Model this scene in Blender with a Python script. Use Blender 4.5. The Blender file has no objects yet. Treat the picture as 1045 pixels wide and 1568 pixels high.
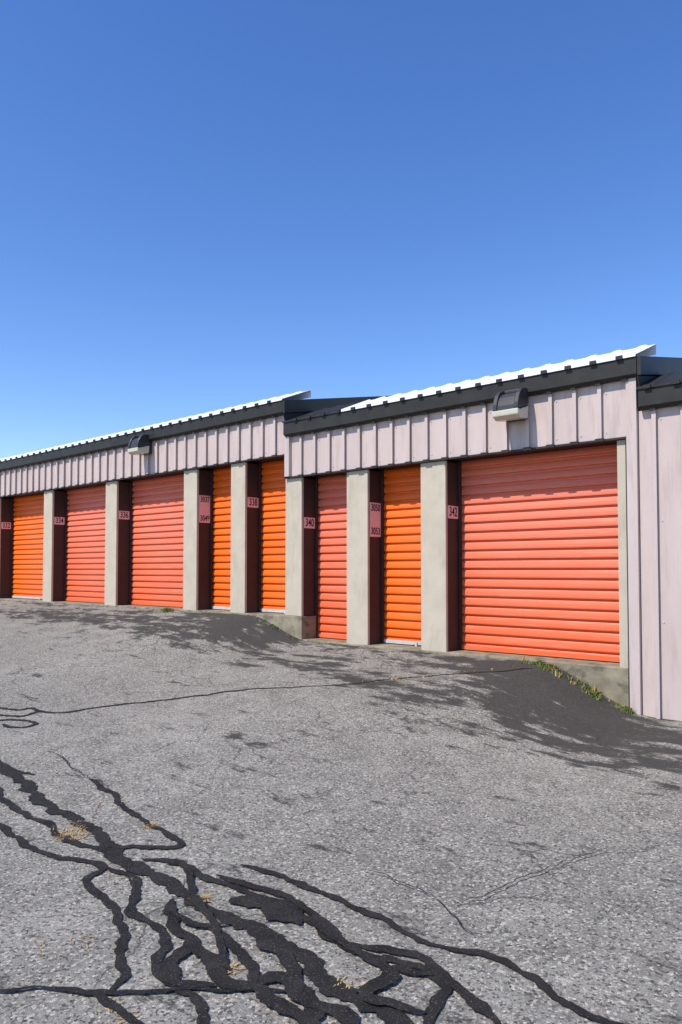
import bpy, math, random
from mathutils import Vector, noise
random.seed(7)
S=bpy.context.scene
COL=S.collection

# ---------------------------------------------------------------- materials
def nt(name):
    m=bpy.data.materials.new(name); m.use_nodes=True
    t=m.node_tree; b=t.nodes['Principled BSDF']; return m,t,b
def N(t,ty,**k):
    n=t.nodes.new(ty)
    for a,v in k.items(): setattr(n,a,v)
    return n
def pos(t,scale=(1,1,1)):
    g=N(t,'ShaderNodeNewGeometry'); mp=N(t,'ShaderNodeMapping'); mp.inputs['Scale'].default_value=scale
    t.links.new(g.outputs['Position'],mp.inputs['Vector']); return mp.outputs['Vector']
def noi(t,vec,scale,detail=4,rough=.55):
    n=N(t,'ShaderNodeTexNoise'); n.inputs['Scale'].default_value=scale; n.inputs['Detail'].default_value=detail
    n.inputs['Roughness'].default_value=rough; t.links.new(vec,n.inputs['Vector']); return n.outputs['Fac']
def ramp(t,fac,stops):
    r=N(t,'ShaderNodeValToRGB'); e=r.color_ramp.elements
    while len(e)<len(stops): e.new(.5)
    for i,(p,c) in enumerate(stops):
        e[i].position=p; e[i].color=(c,c,c,1) if isinstance(c,(int,float)) else (*c,1)
    t.links.new(fac,r.inputs['Fac']); return r.outputs['Color']
def mix(t,fac,a,b,mode='MIX'):
    m=N(t,'ShaderNodeMix',data_type='RGBA',blend_type=mode)
    def put(s,v):
        if isinstance(v,(int,float)): s.default_value=v if s.type=='VALUE' else (v,v,v,1)
        elif isinstance(v,tuple): s.default_value=(*v,1)
        else: t.links.new(v,s)
    put(m.inputs[0],fac); put(m.inputs[6],a); put(m.inputs[7],b); return m.outputs[2]
def bump(t,b,h,strength=.3,dist=.01):
    n=N(t,'ShaderNodeBump'); n.inputs['Strength'].default_value=strength; n.inputs['Distance'].default_value=dist
    t.links.new(h,n.inputs['Height']); t.links.new(n.outputs['Normal'],b.inputs['Normal'])
def simple(name,c1,c2,scale=(1,1,1),ns=3,rough=.6,metal=0,bs=0,spec=.5,dirt=None,dirt_scale=(1.5,1.5,1.5),lo=.3,hi=.7,dl=.52,dh=.72,bd=.004,bsc=60):
    m,t,b=nt(name)
    v=pos(t,scale); n=noi(t,v,ns,6)
    c=mix(t,ramp(t,n,[(lo,0.0),(hi,1.0)]),c1,c2)
    if dirt:
        d=noi(t,pos(t,dirt_scale),2.3,8,.65)
        c=mix(t,ramp(t,d,[(dl,0.0),(dh,1.0)]),c,dirt)
    t.links.new(c,b.inputs['Base Color'])
    b.inputs['Roughness'].default_value=rough; b.inputs['Metallic'].default_value=metal
    b.inputs['Specular IOR Level'].default_value=spec
    if bs: bump(t,b,noi(t,pos(t),bsc,6),bs,bd)
    return m
M={}
M['siding']=simple('painted_steel_siding',(.570,.462,.420),(.50,.402,.362),(1,1,.25),4,.5,dirt=(.44,.34,.30),dirt_scale=(5,5,.6),spec=.3,bs=.25,bd=.02,bsc=2.5)
M['charcoal']=simple('charcoal_trim',(.022,.021,.018),(.036,.034,.028),(1,1,1),5,.5,spec=.25)
M['roof']=simple('white_roof_sheet',(.86,.86,.84),(.78,.78,.76),(1,1,1),3,.4)
M['pillar']=simple('painted_concrete_pillar',(.53,.462,.355),(.465,.405,.305),(1,1,1),5,.8,bs=.3,spec=.2,dirt=(.36,.31,.23),dirt_scale=(3,3,1.0),dl=.54,dh=.85)
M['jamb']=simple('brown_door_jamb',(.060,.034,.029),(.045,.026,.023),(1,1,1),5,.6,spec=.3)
M['concrete']=simple('foundation_concrete',(.32,.28,.19),(.19,.16,.11),(1,1,1),6,.9,bs=.6,spec=.2,dirt=(.07,.063,.05),dirt_scale=(2,2,3))
def doorpaint(name,c1,c2,top,chalk):
    m,t,b=nt(name)
    c=mix(t,ramp(t,noi(t,pos(t,(.35,1,1)),2.2,6),[(.3,0.0),(.7,1.0)]),c1,c2)
    g=N(t,'ShaderNodeNewGeometry'); s=N(t,'ShaderNodeSeparateXYZ'); t.links.new(g.outputs['Position'],s.inputs[0])
    mr=N(t,'ShaderNodeMapRange'); mr.inputs['From Min'].default_value=.7; mr.inputs['From Max'].default_value=2.7
    t.links.new(s.outputs['Z'],mr.inputs['Value'])
    c=mix(t,mr.outputs[0],c,top)
    st=noi(t,pos(t,(.8,1,14)),2.0,6,.7)
    c=mix(t,ramp(t,st,[(.52,0.0),(.8,.45)]),c,chalk)
    gr=noi(t,pos(t,(6,1,1.3)),2.0,7,.7)
    c=mix(t,ramp(t,gr,[(.60,0.0),(.85,.5)]),c,(.30,.08,.04))
    t.links.new(c,b.inputs['Base Color']); b.inputs['Roughness'].default_value=.45; b.inputs['Specular IOR Level'].default_value=.35
    bump(t,b,noi(t,pos(t,(1,1,.5)),3,3),.25,.02)
    return m
M['coral']=doorpaint('coral_door_paint',(.80,.135,.042),(.77,.115,.030),(.78,.18,.100),(.80,.34,.23))
M['orange']=doorpaint('orange_door_paint',(.88,.150,.010),(.84,.125,.008),(.88,.150,.012),(.88,.24,.05))
M['galv']=simple('galvanised_bar',(.6,.6,.6),(.42,.42,.42),(1,1,1),14,.45,spec=.5)
M['plate']=simple('pink_plate',(.86,.55,.52),(.80,.50,.48),(1,1,1),8,.5)
M['ink']=simple('sign_lettering',(.015,.012,.012),(.02,.015,.015),(1,1,1),8,.6,spec=.2)
M['lens']=simple('lamp_lens',(.60,.57,.44),(.5,.47,.36),(1,1,1),9,.25)
M['black']=simple('black_housing',(.025,.025,.025),(.04,.04,.04),(1,1,1),9,.45)
M['dark']=simple('shadow_and_edge_black',(.02,.018,.016),(.03,.025,.02),(1,1,1),9,.7)  # black for the painted door-foot shadow line and the corner edge line
M['weed']=simple('weed_green',(.10,.16,.025),(.20,.22,.05),(1,1,1),9,.7,spec=.2)
M['straw']=simple('dry_straw',(.52,.37,.16),(.34,.22,.09),(1,1,1),15,.8,spec=.2)

def tar():
    m,t,b=nt('crack_sealant')
    v=pos(t)
    c=mix(t,ramp(t,noi(t,v,9,6),[(.35,0.0),(.75,1.0)]),(.014,.0135,.0125),(.032,.030,.027))
    c=mix(t,ramp(t,noi(t,v,130,4,.7),[(.58,0.0),(.69,1.0)]),c,(.15,.135,.11))
    t.links.new(c,b.inputs['Base Color']); b.inputs['Roughness'].default_value=.75; b.inputs['Specular IOR Level'].default_value=.15
    bump(t,b,noi(t,v,70,5),.6,.006); return m
M['tar']=tar()

def asphalt():
    m,t,b=nt('weathered_asphalt')
    v=pos(t)
    a=N(t,'ShaderNodeAttribute'); a.attribute_name='dark_patch'
    big=noi(t,v,.45,5); med=noi(t,v,2.6,8,.66)
    c=mix(t,ramp(t,big,[(.3,0.0),(.7,1.0)]),(.245,.230,.192),(.330,.310,.262))
    c=mix(t,ramp(t,med,[(.36,.7),(.60,0.0)]),c,(.175,.164,.138))
    vo=N(t,'ShaderNodeTexVoronoi'); vo.inputs['Scale'].default_value=88; t.links.new(v,vo.inputs['Vector'])
    sep=N(t,'ShaderNodeSeparateColor'); t.links.new(vo.outputs['Color'],sep.inputs[0])
    c=mix(t,ramp(t,sep.outputs[0],[(.0,.85),(.42,0.0)]),c,(.045,.042,.036))
    c=mix(t,ramp(t,sep.outputs[1],[(.74,0.0),(.98,.75)]),c,(.58,.53,.44))
    fine=noi(t,v,170,4,.78)
    c=mix(t,1.0,c,ramp(t,fine,[(.32,.30),(.68,1.6)]),'MULTIPLY')
    dv=N(t,'ShaderNodeTexNoise'); dv.inputs['Scale'].default_value=2.2; dv.inputs['Detail'].default_value=7; t.links.new(v,dv.inputs['Vector'])
    add=N(t,'ShaderNodeVectorMath',operation='MULTIPLY_ADD'); add.inputs[1].default_value=(.6,.6,.6)
    t.links.new(dv.outputs['Color'],add.inputs[0]); t.links.new(v,add.inputs[2])
    ve=N(t,'ShaderNodeTexVoronoi',feature='DISTANCE_TO_EDGE'); ve.inputs['Scale'].default_value=.95; t.links.new(add.outputs[0],ve.inputs['Vector'])
    ck=ramp(t,ve.outputs['Distance'],[(.0,1.0),(.009,0.0)])
    msk=ramp(t,noi(t,v,.9,4),[(.44,0.0),(.54,.85)])
    c=mix(t,mix(t,1.0,ck,msk,'MULTIPLY'),c,(.035,.034,.03))
    c=mix(t,ramp(t,noi(t,v,1.7,3),[(.74,0.0),(.80,.5)]),c,(.08,.077,.07))
    # darker ground patches, streaked along the wall
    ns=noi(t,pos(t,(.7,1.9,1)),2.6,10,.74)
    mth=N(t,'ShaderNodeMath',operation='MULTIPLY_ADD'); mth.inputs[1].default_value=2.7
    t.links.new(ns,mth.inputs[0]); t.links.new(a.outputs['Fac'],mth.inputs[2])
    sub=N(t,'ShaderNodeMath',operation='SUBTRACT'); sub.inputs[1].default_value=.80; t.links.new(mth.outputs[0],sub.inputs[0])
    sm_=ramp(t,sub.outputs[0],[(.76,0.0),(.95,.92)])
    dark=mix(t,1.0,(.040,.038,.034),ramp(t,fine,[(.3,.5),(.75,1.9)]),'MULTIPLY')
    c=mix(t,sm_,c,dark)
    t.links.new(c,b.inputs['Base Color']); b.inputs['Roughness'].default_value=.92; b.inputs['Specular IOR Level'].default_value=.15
    h=mix(t,.5,fine,sep.outputs[0]); bump(t,b,h,.65,.009)
    return m
M['asphalt']=asphalt()

# ---------------------------------------------------------------- mesh builder
class MB:
    def __init__(s): s.v=[];s.f=[];s.m=[];s.mats=[]
    def mi(s,k):
        if k not in s.mats: s.mats.append(k)
        return s.mats.index(k)
    def face(s,pts,k):
        i=len(s.v); s.v+=pts; s.f.append(tuple(range(i,i+len(pts)))); s.m.append(s.mi(k))
    def box(s,x0,x1,y0,y1,z0,z1,k):
        i=len(s.v)
        s.v+=[(x0,y0,z0),(x1,y0,z0),(x1,y1,z0),(x0,y1,z0),(x0,y0,z1),(x1,y0,z1),(x1,y1,z1),(x0,y1,z1)]
        for q in [(3,2,1,0),(4,5,6,7),(0,1,5,4),(1,2,6,5),(2,3,7,6),(3,0,4,7)]:
            s.f.append(tuple(i+j for j in q)); s.m.append(s.mi(k))
    def prism(s,poly,x0,x1,k):
        n=len(poly);i=len(s.v)
        s.v+=[(x0,y,z) for y,z in poly]+[(x1,y,z) for y,z in poly]
        for j in range(n):
            s.f.append((i+j,i+(j+1)%n,i+n+(j+1)%n,i+n+j)); s.m.append(s.mi(k))
        s.f.append(tuple(i+j for j in range(n))[::-1]); s.m.append(s.mi(k))
        s.f.append(tuple(i+n+j for j in range(n))); s.m.append(s.mi(k))
    def make(s,name,parent=None,bevel=0,smooth=False):
        me=bpy.data.meshes.new(name); me.from_pydata(s.v,[],s.f)
        for k in s.mats: me.materials.append(M[k])
        me.polygons.foreach_set('material_index',s.m)
        if smooth: me.polygons.foreach_set('use_smooth',[True]*len(s.f))
        me.update(); o=bpy.data.objects.new(name,me); COL.objects.link(o)
        if parent: o.parent=parent
        if bevel:
            b=o.modifiers.new('bevel','BEVEL'); b.width=bevel; b.segments=2; b.limit_method='ANGLE'
        return o
def empty(name,loc=(0,0,0)):
    e=bpy.data.objects.new(name,None); e.empty_display_size=.2; e.location=loc; COL.objects.link(e); return e

# ---------------------------------------------------------------- ground
def sm(a,b,x):
    t=max(0,min(1,(x-a)/(b-a))); return t*t*(3-2*t)
def gz(x,y):
    d=max(0,7.9-y); w=min(d,6)*.5
    F=.87-.34*sm(-8.95-w,-7.6+w*.3,x)-.46*sm(-4.0-w,-2.65+w*.3,x)
    t=max(0,min(1,(y-1.8)/6.1)); g=t**1.4
    return F*g+.012*g*noise.noise(Vector((x*.9,y*.9,0)))
blobs=[ # x,y,rx,ry,strength
 (-3.7,7.5,.9,.6,.60),(-3.3,6.8,.9,.6,.38),(-4.9,7.5,1.1,.3,.36),(-2.9,6.0,1.4,.5,.27),(-1.8,6.3,1.0,.6,.27),(-2.3,7.2,.8,.5,.34),
 (-8.7,7.6,1.1,.45,.50),(-10.4,7.2,1.8,.5,.34),(-9.2,6.6,1.2,.5,.27),(-7.0,7.0,1.5,.4,.26),(-6.0,6.6,1.4,.35,.26),(-12.8,7.0,2.2,.5,.30),(-15,7.1,2.5,.5,.28),
 (-5.1,6.3,1.0,.35,.26),(-5.1,4.3,.14,.12,.5)]
def dark_patch(x,y):
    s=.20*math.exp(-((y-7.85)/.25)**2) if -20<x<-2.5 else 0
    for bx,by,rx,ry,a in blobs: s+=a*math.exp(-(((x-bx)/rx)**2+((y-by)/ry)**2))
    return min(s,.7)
def lin(a,b,s):
    n=max(1,round((b-a)/s)); return [a+(b-a)*i/n for i in range(n+1)]
xs=[-600,-300,-150,-80,-50,-40]+lin(-34,-20,.4)+lin(-20,2,.09)[1:]+lin(2,10,.5)[1:]+[15,25,50,100,200,600]
ys=[-600,-300,-120,-50,-25,-12,-6,-3]+lin(-1.5,8.0,.09)+[9,11,14,18,30,60,120,300,600]
v=[(x,y,gz(x,y)) for y in ys for x in xs]; nx=len(xs)
f=[(j*nx+i,j*nx+i+1,(j+1)*nx+i+1,(j+1)*nx+i) for j in range(len(ys)-1) for i in range(nx-1)]
me=bpy.data.meshes.new('asphalt_ground'); me.from_pydata(v,[],f)
at=me.attributes.new('dark_patch','FLOAT','POINT'); at.data.foreach_set('value',[dark_patch(p[0],p[1]) for p in v])
me.polygons.foreach_set('use_smooth',[True]*len(f)); me.materials.append(M['asphalt']); me.update()
g=bpy.data.objects.new('asphalt_ground',me); COL.objects.link(g)

# ---------------------------------------------------------------- building
B=empty('storage_unit_building')
SB,ST,FT=3.02,3.63,3.85
STEP=.355
sections=[('upper',-29.0,-8.12,STEP,.90),('middle',-8.12,-2.78,0.0,.56),('lower',-2.78,8.0,-STEP,.10)]
PITCH=.287; R0=-2.92
def ribs(x0,x1):
    k0=math.ceil((x0+.05-R0)/PITCH); out=[]
    while R0+k0*PITCH<x1-.04: out.append(R0+k0*PITCH); k0+=1
    return out
def profile(x0,x1,y,h,bl,tl,tr,br):
    p=[(x0,y)]
    for r in ribs(x0,x1): p+=[(r-bl,y),(r-tl,y-h),(r+tr,y-h),(r+br,y)]
    p.append((x1,y)); return p
def siding(name,x0,x1,z0,z1):
    m=MB(); p=profile(x0,x1,7.90,.042,.036,.020,.024,.010)
    for a,b in zip(p,p[1:]): m.face([(a[0],a[1],z0),(b[0],b[1],z0),(b[0],b[1],z1),(a[0],a[1],z1)],'siding')
    for r in ribs(x0,x1):
        for z in ((z0+.06,z1-.12) if z1-z0<1 else (1.05,2.1,z1-.12)):
            m.box(r+.055,r+.068,7.892,7.9,z,z+.013,'galv')
    return m.make(name,B)
for nm,x0,x1,dz,fl in sections:
    zb,zt,zf=SB+dz,ST+dz,FT+dz
    if nm=='lower':
        siding('siding_lower',-2.80,x1,-.2,zt)
    else:
        siding('siding_'+nm,x0+.09 if nm=='middle' else x0,x1-.02 if nm=='upper' else -2.917,zb,zt)
        m=MB(); m.box(x0,x1 if nm=='upper' else -2.93,7.868,7.925,zb-.024,zb-.002,'charcoal')
        for r in ribs(x0,x1-.1): m.box(r-.05,r+.05,7.853,7.867,zb-.026,zb+.008,'charcoal')
        m.make('drip_trim_'+nm,B)
    m=MB(); m.prism([(7.80,zt+.03),(7.845,zt),(7.92,zt),(7.92,zf),(7.80,zf)],x0+(0 if nm=='upper' else .015),x1,'charcoal')
    for r in ribs(x0,x1):
        m.box(r-.03,r+.03,7.83,7.85,zt-.022,zt+.01,'charcoal')
        m.box(r-.065,r+.005,7.765,7.78,zf-.02,zf+.020,'charcoal')
    m.make('eave_gutter_'+nm,B)
    m=MB()
    p=profile(x0,x1,0,.016,.05,.03,.03,.05)
    ya,za,yb,zc=7.785,zf+.008,8.42,zf+.262
    for a,b in zip(p,p[1:]):
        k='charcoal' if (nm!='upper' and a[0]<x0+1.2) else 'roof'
        m.face([(a[0],ya,za-a[1]),(b[0],ya,za-b[1]),(b[0],yb,zc-b[1]),(a[0],yb,zc-a[1])],k)
        m.face([(a[0],yb+.002,zc-a[1]),(b[0],yb+.002,zc-b[1]),(b[0],yb+.002,zc-.12),(a[0],yb+.002,zc-.12)],k)
        m.face([(a[0],ya-.002,za-a[1]),(b[0],ya-.002,za-b[1]),(b[0],ya-.002,za-.02),(a[0],ya-.002,za-.02)],k)
    m.make('roof_cap_'+nm,B)
    m=MB(); YR=12.6; zr=zf+.2*(YR-7.92); YB=17.2
    m.prism([(7.93,zf-.01),(YR,zr),(YB,zf-.01),(YB,zf-.06),(YR,zr-.05),(7.93,zf-.06)],x0+.02,x1+.01,'roof')
    m.make('roof_'+nm,B)
    m=MB(); m.prism([(7.79,zf-.02),(YR,zr+.02),(YB+.05,zf),(YB+.05,zf-.22),(YR,zr-.20),(7.79,zf-.215)],x1+.012,x1+.05,'charcoal')
    m.prism([(7.80,zf-.225),(YR,zr-.21),(YB,zf-.23),(YB,zf-.6),(7.93,zf-.6)],x1+.004,x1+.02,'charcoal')
    m.make('rake_trim_'+nm,B)
    m=MB(); m.box(x0+.01,x1-.005,8.36,17.1,-.3,zt+.1,'siding'); m.prism([(8.37,zt+.1),(17.1,zt+.1),(YR,zr-.08)],x0+.02,x1-.01,'siding')
    m.make('walls_'+nm,B)
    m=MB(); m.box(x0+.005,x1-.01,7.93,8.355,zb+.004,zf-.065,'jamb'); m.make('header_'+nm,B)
m=MB(); m.box(-8.125,-8.03,7.845,7.93,SB,ST-.002,'siding'); m.box(-8.145,-8.128,7.85,7.93,SB-.02,SB+STEP,'charcoal'); m.make('corner_trim_1',B)
m=MB(); m.box(-2.913,-2.805,7.852,8.3,-.2,ST-.002,'siding'); m.box(-2.932,-2.916,7.87,8.3,.0,SB,'dark'); m.make('corner_trim_2',B)
m=MB(); m.box(-29,-7.80,7.895,8.5,-.3,.895,'concrete'); m.box(-7.795,-2.935,7.90,8.5,-.3,.555,'concrete'); m.make('foundation',B,bevel=.012)
P_up=[(-29,-28.6),(-26.4,-26.0),(-23.8,-23.4),(-21.2,-20.8),(-18.6,-18.19),(-15.93,-15.54),(-13.35,-12.94),(-10.76,-10.38),(-9.47,-9.11)]
P_mid=[(-6.92,-6.53),(-5.63,-5.24)]
def pillar(i,a,b,z0,z1):
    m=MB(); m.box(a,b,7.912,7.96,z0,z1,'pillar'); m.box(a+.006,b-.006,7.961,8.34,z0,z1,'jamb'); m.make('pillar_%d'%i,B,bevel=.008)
i=0
for a,b in P_up: i+=1; pillar(i,a,b,.88,SB+STEP-.026)
i+=1; pillar(i,-8.17,-7.82,.897,SB-.026)
for a,b in P_mid: i+=1; pillar(i,a,b,.545,SB-.026)
m=MB(); m.box(-3.04,-2.935,7.915,8.34,-.1,SB-.026,'pillar'); m.make('pillar_%d'%(i+1),B,bevel=.006)

def door(x0,x1,z0,z1,k,barw):
    m=MB(); y=8.27; p=.119; z=z1
    prof=[]
    while z>z0+.06:
        prof+=[(y+.018,z),(y-.002,z-.004),(y-.012,z-.020),(y-.020,z-.048),(y-.024,z-.078),(y-.022,z-.094),(y+.018,z-.096)]
        z-=p
    prof.append((y+.018,z0+.055))
    for (ya,za),(yb,zb_) in zip(prof,prof[1:]):
        m.face([(x0,yb,zb_),(x1,yb,zb_),(x1,ya,za),(x0,ya,za)],k)
    m.make('roll_up_door',B)
    b=MB(); b.box(x0+.01,x1-.01,y-.036,y+.02,z0+.012,z0+.06,'galv' if barw else k); b.box(x0,x1,y-.028,y+.03,z0-.004,z0+.012,'dark')  # black strip at the foot stands in for the shadow line below the door
    if barw:
        cx=x0+(x1-x0)*.68
        b.box(cx-.07,cx+.07,y-.052,y-.037,z0+.02,z0+.055,'galv'); b.box(cx-.015,cx+.015,y-.075,y-.053,z0+.0,z0+.05,'galv')
    b.make('door_bottom_bar',B)
    r=MB(); r.box(x0,x0+.03,y-.06,y-.028,z0,z1,'jamb'); r.box(x1-.03,x1,y-.06,y-.028,z0,z1,'jamb'); r.make('door_track',B)
FU,FM=.897,.557
zu,zm=SB+STEP+.003,SB+.003
cols=['orange','coral','coral','orange','orange','coral','coral','orange','orange']
edges=P_up+[(-8.17,-7.82)]
for n,(a,b) in enumerate(zip(edges,edges[1:])):
    door(a[1],b[0],FU,zu,cols[n],cols[n]=='orange')
door(-7.82,-6.92,FM,zm,'coral',False)
door(-6.53,-5.63,FM,zm,'orange',True)
door(-5.24,-3.04,FM,zm,'coral',False)

def sign(x,zc,txts,tall=False):
    h=.165 if not tall else .48
    e=empty('unit_number_sign',(x,8.085,zc))
    m=MB(); m.box(0,.006,-.12,.12,-h/2,h/2,'plate'); m.make('plate',e,bevel=.002)
    for j,tx in enumerate(txts):
        c=bpy.data.curves.new('t','FONT'); c.body=tx; c.size=.14 if len(tx)==3 else .115; c.align_x='CENTER'; c.align_y='CENTER'; c.extrude=.001; c.offset=.0012
        o=bpy.data.objects.new('t',c); COL.objects.link(o)
        dg=bpy.context.evaluated_depsgraph_get(); me=bpy.data.meshes.new_from_object(o.evaluated_get(dg))
        bpy.data.objects.remove(o); me.materials.clear(); me.materials.append(M['ink'])
        t=bpy.data.objects.new('digits',me); COL.objects.link(t); t.parent=e
        t.rotation_euler=(math.pi/2,0,math.pi/2); t.location=(.0085,0,0 if len(txts)==1 else (.165 if j==0 else -.165)); t.scale=(.88,1.2,1)
X=lambda a:a-.004
sign(X(-5.24),2.34,['342']); sign(X(-6.53),2.30,['3050','3053'],True); sign(X(-7.82),2.31,['340'])
sign(X(-9.11),2.70,['338']); sign(X(-10.38),2.66,['3037','3049'],True); sign(X(-12.94),2.68,['336']); sign(X(-15.54),2.68,['334']); sign(X(-18.19),2.68,['332'])

def wlight(x,z):
    e=empty('wall_light',(x,7.86,z)); e.scale=(1.05,1.15,1.3); w=.15
    m=MB(); m.box(-w*.8,w*.8,-.03,.03,-.12,.14,'black')
    arc=[(-.03,.15)]+[(-.10-.16*math.sin(a),.15-.20*(1-math.cos(a))) for a in [math.radians(q) for q in range(0,91,15)]]
    m.prism(arc+[(-.225,-.05),(-.03,.01)],w-.045,w+.006,'black')
    m.prism(arc+[(-.225,-.05),(-.03,.01)],-w-.006,-w+.045,'black')
    m.prism([(-.03,.15),(-.10,.152),(-.10,.12),(-.03,.12)],-w+.046,w-.046,'black')
    m.make('hood',e,bevel=.008)
    m=MB(); arc2=[(-.03,.135)]+[(-.10-.145*math.sin(a),.118-.175*(1-math.cos(a))) for a in [math.radians(q) for q in range(0,91,15)]]
    m.prism(arc2+[(-.22,-.055),(-.03,.00)],-w+.047,w-.047,'black'); m.make('housing',e)
    m=MB(); m.prism([(-.262,-.052),(-.258,-.105),(-.20,-.135),(-.05,-.12),(-.035,-.005),(-.22,-.056)],-w-.008,w+.008,'lens'); m.make('lens',e,bevel=.01)
wlight(-4.19,3.51); wlight(-11.85,3.55+STEP)

# ---------------------------------------------------------------- crack sealant (plan coordinates in cm, base 36)
s1='otc4npcknpd5mvdhmneelrfll2gqk6i2j1iwhsjxgxl3fjmaefn5dpo3 q5coolcroad7nhd7 nvbqnicamhcfmebyn9bt kxahiua5i4a9 k3a4i19xgk9mfc9ie99edf97cf93bl92aw90aa8y9l8z8z8x8d8q7v8p7b8n6x8j im9igd93fa94e78wdj93cp8zbw93 gg8les8fdz8gdc8nct8qcm8dby88bd84au7wai7l9z7e9u73 gvatfuanekacdja6cxa5cla0cp9qd79hdg98 cr8tc88tbq8kba87as89a9809x7q9g7m937m8p7e8e79 cl99c29jbc9kai9l9z9p9a9l8o9e8b9f7u9k7f9k769g7591728q'
s2='bba6aza8aea89na893a88ha67ya47ja67aab6ua96ia768a25xa15ja1 9s9v929g8l9f849o7p9r7a9m6y9i6l9e6995 at68af6l9o78967p8s838f8a ai98a69g9r9h9d9e b38uaj8da0889t7t9f7m937v a98m9u8k958e8r88 a3889l8790808p8g838c7s7x 7x8r7u947w9e7g9j 9y6x9i6y8w6y 9k8z8u8p8b8b7r8d7b88 ax8iab8ka18v 9a9l8x9g899d7s997r8s7g8u748x b99mat9q9z9t939n8r9i 8y888b837x837l7z c19kaw909w8j9687 89ay81br7vcq7pd87ged j7bbi1b0gvat 9sb891b689ay7laj'
widths=[.05,.05,.05,.045,.085,.05,.045,.045,.045,.05]+[.043,.045,.024,.13,.055,.048,.065,.048,.04,.065,.035,.048,.045,.058,.036,.007,.009,.007]
lines=[]
for tok in (s1+' '+s2).split():
    lines.append([(-(int(tok[i:i+2],36)-100)/100,(int(tok[i+2:i+4],36)-100)/100) for i in range(0,len(tok),4)])
def cat(P,step=.02):
    P=[Vector(p) for p in P]; Q=[P[0]*2-P[1]]+P+[P[-1]*2-P[-2]]; out=[]
    for i in range(1,len(Q)-2):
        a,b,c,d=Q[i-1:i+3]; n=max(2,int((c-b).length/step))
        for k in range(n):
            t=k/n; out.append(.5*((2*b)+(c-a)*t+(2*a-5*b+4*c-d)*t*t+(3*b-a-3*c+d)*t**3))
    out.append(P[-1]); return out
m=MB(); nz=lambda x,y,s:noise.noise(Vector((x,y,s)))
for n,(w,pts) in enumerate(zip(widths,lines)):
    C=cat(pts); L=[];R=[]
    thin=w<.02
    for i,c in enumerate(C):
        d=(C[min(i+1,len(C)-1)]-C[max(i-1,0)]).normalized(); nn=Vector((-d.y,d.x))
        c=c+nn*(.035*nz(c.x*4,c.y*4,n)+(.03*nz(c.x*14,c.y*14,n) if thin else .012*nz(c.x*14,c.y*14,n)))
        e=min(1,.3+i*.15,.3+(len(C)-1-i)*.15)
        if n==0: e*=1-.55*sm(-6.6,-5.6,c.x)
        q=[w*.5*e*max(.15,1+.8*nz(c.x*7,c.y*7,n+o)+.5*nz(c.x*22,c.y*22,n+o)+.35*nz(c.x*60,c.y*60,n+o)) for o in (5,25)]
        h=.005+.0006*n
        a=c+nn*q[0]; b=c-nn*q[1]
        L.append((a.x,a.y,gz(a.x,a.y)+h)); R.append((b.x,b.y,gz(b.x,b.y)+h))
    for i in range(len(C)-1): m.face([R[i],R[i+1],L[i+1],L[i]],'tar')
m.make('crack_sealant')

# ---------------------------------------------------------------- weeds and straw
def tuft(m,x,y,n,h,spread,k,flat=False):
    for _ in range(n):
        a=random.uniform(0,6.283); r=spread*math.sqrt(random.random())
        bx,by=x+r*math.cos(a),y+r*math.sin(a)
        if by>7.885: by=7.885-random.random()*.05
        bz=gz(bx,by)+(.006 if flat else -.005)
        a=random.uniform(0,6.283); L=h*random.uniform(.4,1.1); w=.003 if flat else random.uniform(.003,.007)
        lean=(1.0 if flat else random.uniform(.2,.9))
        dx,dy=math.cos(a),math.sin(a); up=(random.uniform(.0,.25) if flat else 1)
        p0=(bx-dy*w,by+dx*w,bz);p1=(bx+dy*w,by-dx*w,bz)
        mx,my,mz=bx+dx*lean*L*.4,by+dy*lean*L*.4,bz+up*L*.6
        tx,ty,tz=bx+dx*lean*L,by+dy*lean*L,bz+up*L*(.8 if not flat else .5)+.004
        my=min(my,7.86); ty=min(ty,7.86)
        m.face([p0,p1,(mx+dy*w*.8,my-dx*w*.8,mz),(mx-dy*w*.8,my+dx*w*.8,mz)],k)
        m.face([(mx-dy*w*.8,my+dx*w*.8,mz),(mx+dy*w*.8,my-dx*w*.8,mz),(tx,ty,tz)],k)
m=MB()
for q in range(50):
    x=random.uniform(-4.1,-2.85); tuft(m,x,random.uniform(7.72,7.87),random.randint(8,26),random.uniform(.03,.10),.05,'weed' if random.random()<.8 else 'straw')
for q in range(26):
    t=random.random(); x=-5.4+1.4*t; y=6.2+1.5*t; tuft(m,x,y,random.randint(3,10),.03,.04,'weed' if random.random()<.6 else 'straw')
for q in range(8): tuft(m,-11.1+random.gauss(0,.12),7.8,18,.10,.06,'weed')
for q in range(50): tuft(m,random.uniform(-18,-5),7.86,random.randint(2,9),.035,.05,'weed' if random.random()<.5 else 'straw')
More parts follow.
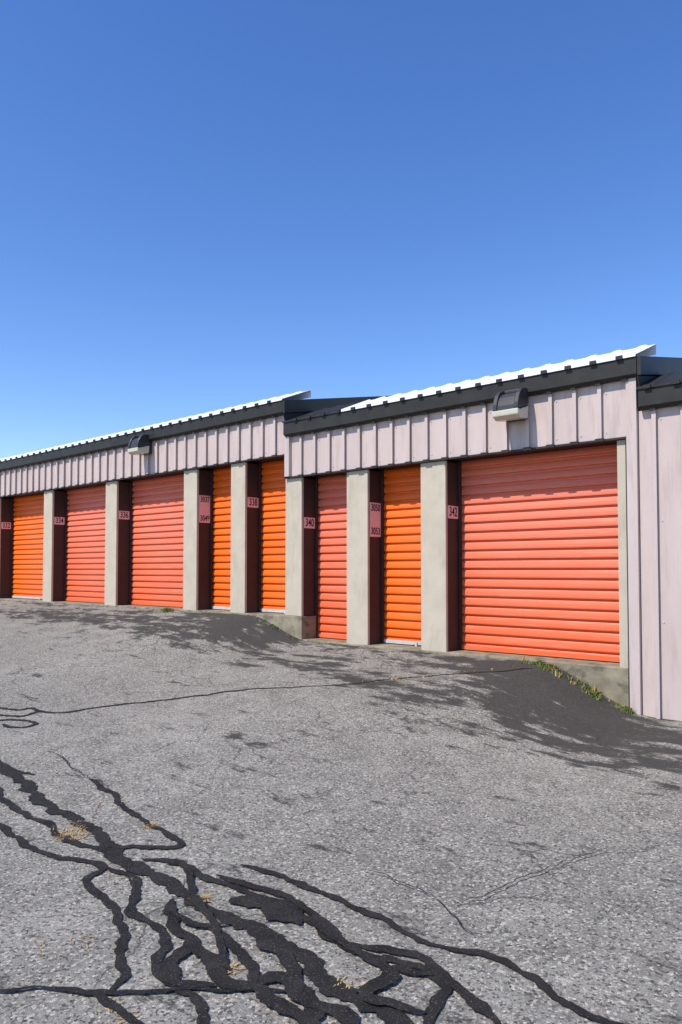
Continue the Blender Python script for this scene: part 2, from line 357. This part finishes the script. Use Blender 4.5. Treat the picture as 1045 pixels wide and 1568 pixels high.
for q in range(8): tuft(m,random.uniform(-8.6,-7.8),7.84,10,.05,.05,'weed')
m.make('weeds')
m=MB()
for x,y,n,s in [(-4.17,2.27,150,.10),(-4.3,2.33,60,.10),(-3.93,2.66,70,.05),(-4.5,2.75,30,.12),(-2.33,1.94,60,.05),(-2.91,2.26,70,.05),(-2.98,1.61,20,.12),(-1.9,2.2,25,.06),(-2.4,1.5,25,.08),(-1.6,1.7,20,.06),(-3.4,2.1,20,.1)]:
    tuft(m,x,y,n,.035,s,'straw',True)
m.make('dry_straw')

# ---------------------------------------------------------------- light, sky, camera
el,az=math.radians(51),math.radians(12)
D=Vector((-math.sin(az)*math.cos(el),-math.cos(az)*math.cos(el),math.sin(el)))
l=bpy.data.lights.new('sun','SUN'); l.energy=5.0; l.angle=math.radians(.5); l.color=(1,.95,.88)
o=bpy.data.objects.new('sun',l); COL.objects.link(o); o.rotation_euler=D.to_track_quat('Z','Y').to_euler(); o.location=D*40
w=bpy.data.worlds.new('World'); S.world=w; w.use_nodes=True; t=w.node_tree
sk=N(t,'ShaderNodeTexSky'); sk.sky_type='NISHITA'; sk.sun_disc=False; sk.sun_elevation=el; sk.sun_rotation=math.atan2(D.x,D.y)%(2*math.pi)
sk.ozone_density=2.5; sk.air_density=1.0; sk.dust_density=.1
hs=N(t,'ShaderNodeHueSaturation'); hs.inputs['Hue'].default_value=.513; hs.inputs['Saturation'].default_value=1.25; hs.inputs['Value'].default_value=1.5
t.links.new(sk.outputs[0],hs.inputs['Color'])
t.links.new(hs.outputs[0],t.nodes['Background'].inputs[0]); t.nodes['Background'].inputs[1].default_value=.135
c=bpy.data.cameras.new('camera'); c.lens=25.944; c.sensor_width=36; c.clip_end=3000; c.clip_start=.05
c.shift_y=.0310
o=bpy.data.objects.new('camera',c); COL.objects.link(o); o.location=(0,0,1.6); o.rotation_euler=(math.radians(92),0,math.radians(41.6)); S.camera=o
S.view_settings.view_transform='Standard'; S.view_settings.look='None'; S.view_settings.exposure=0
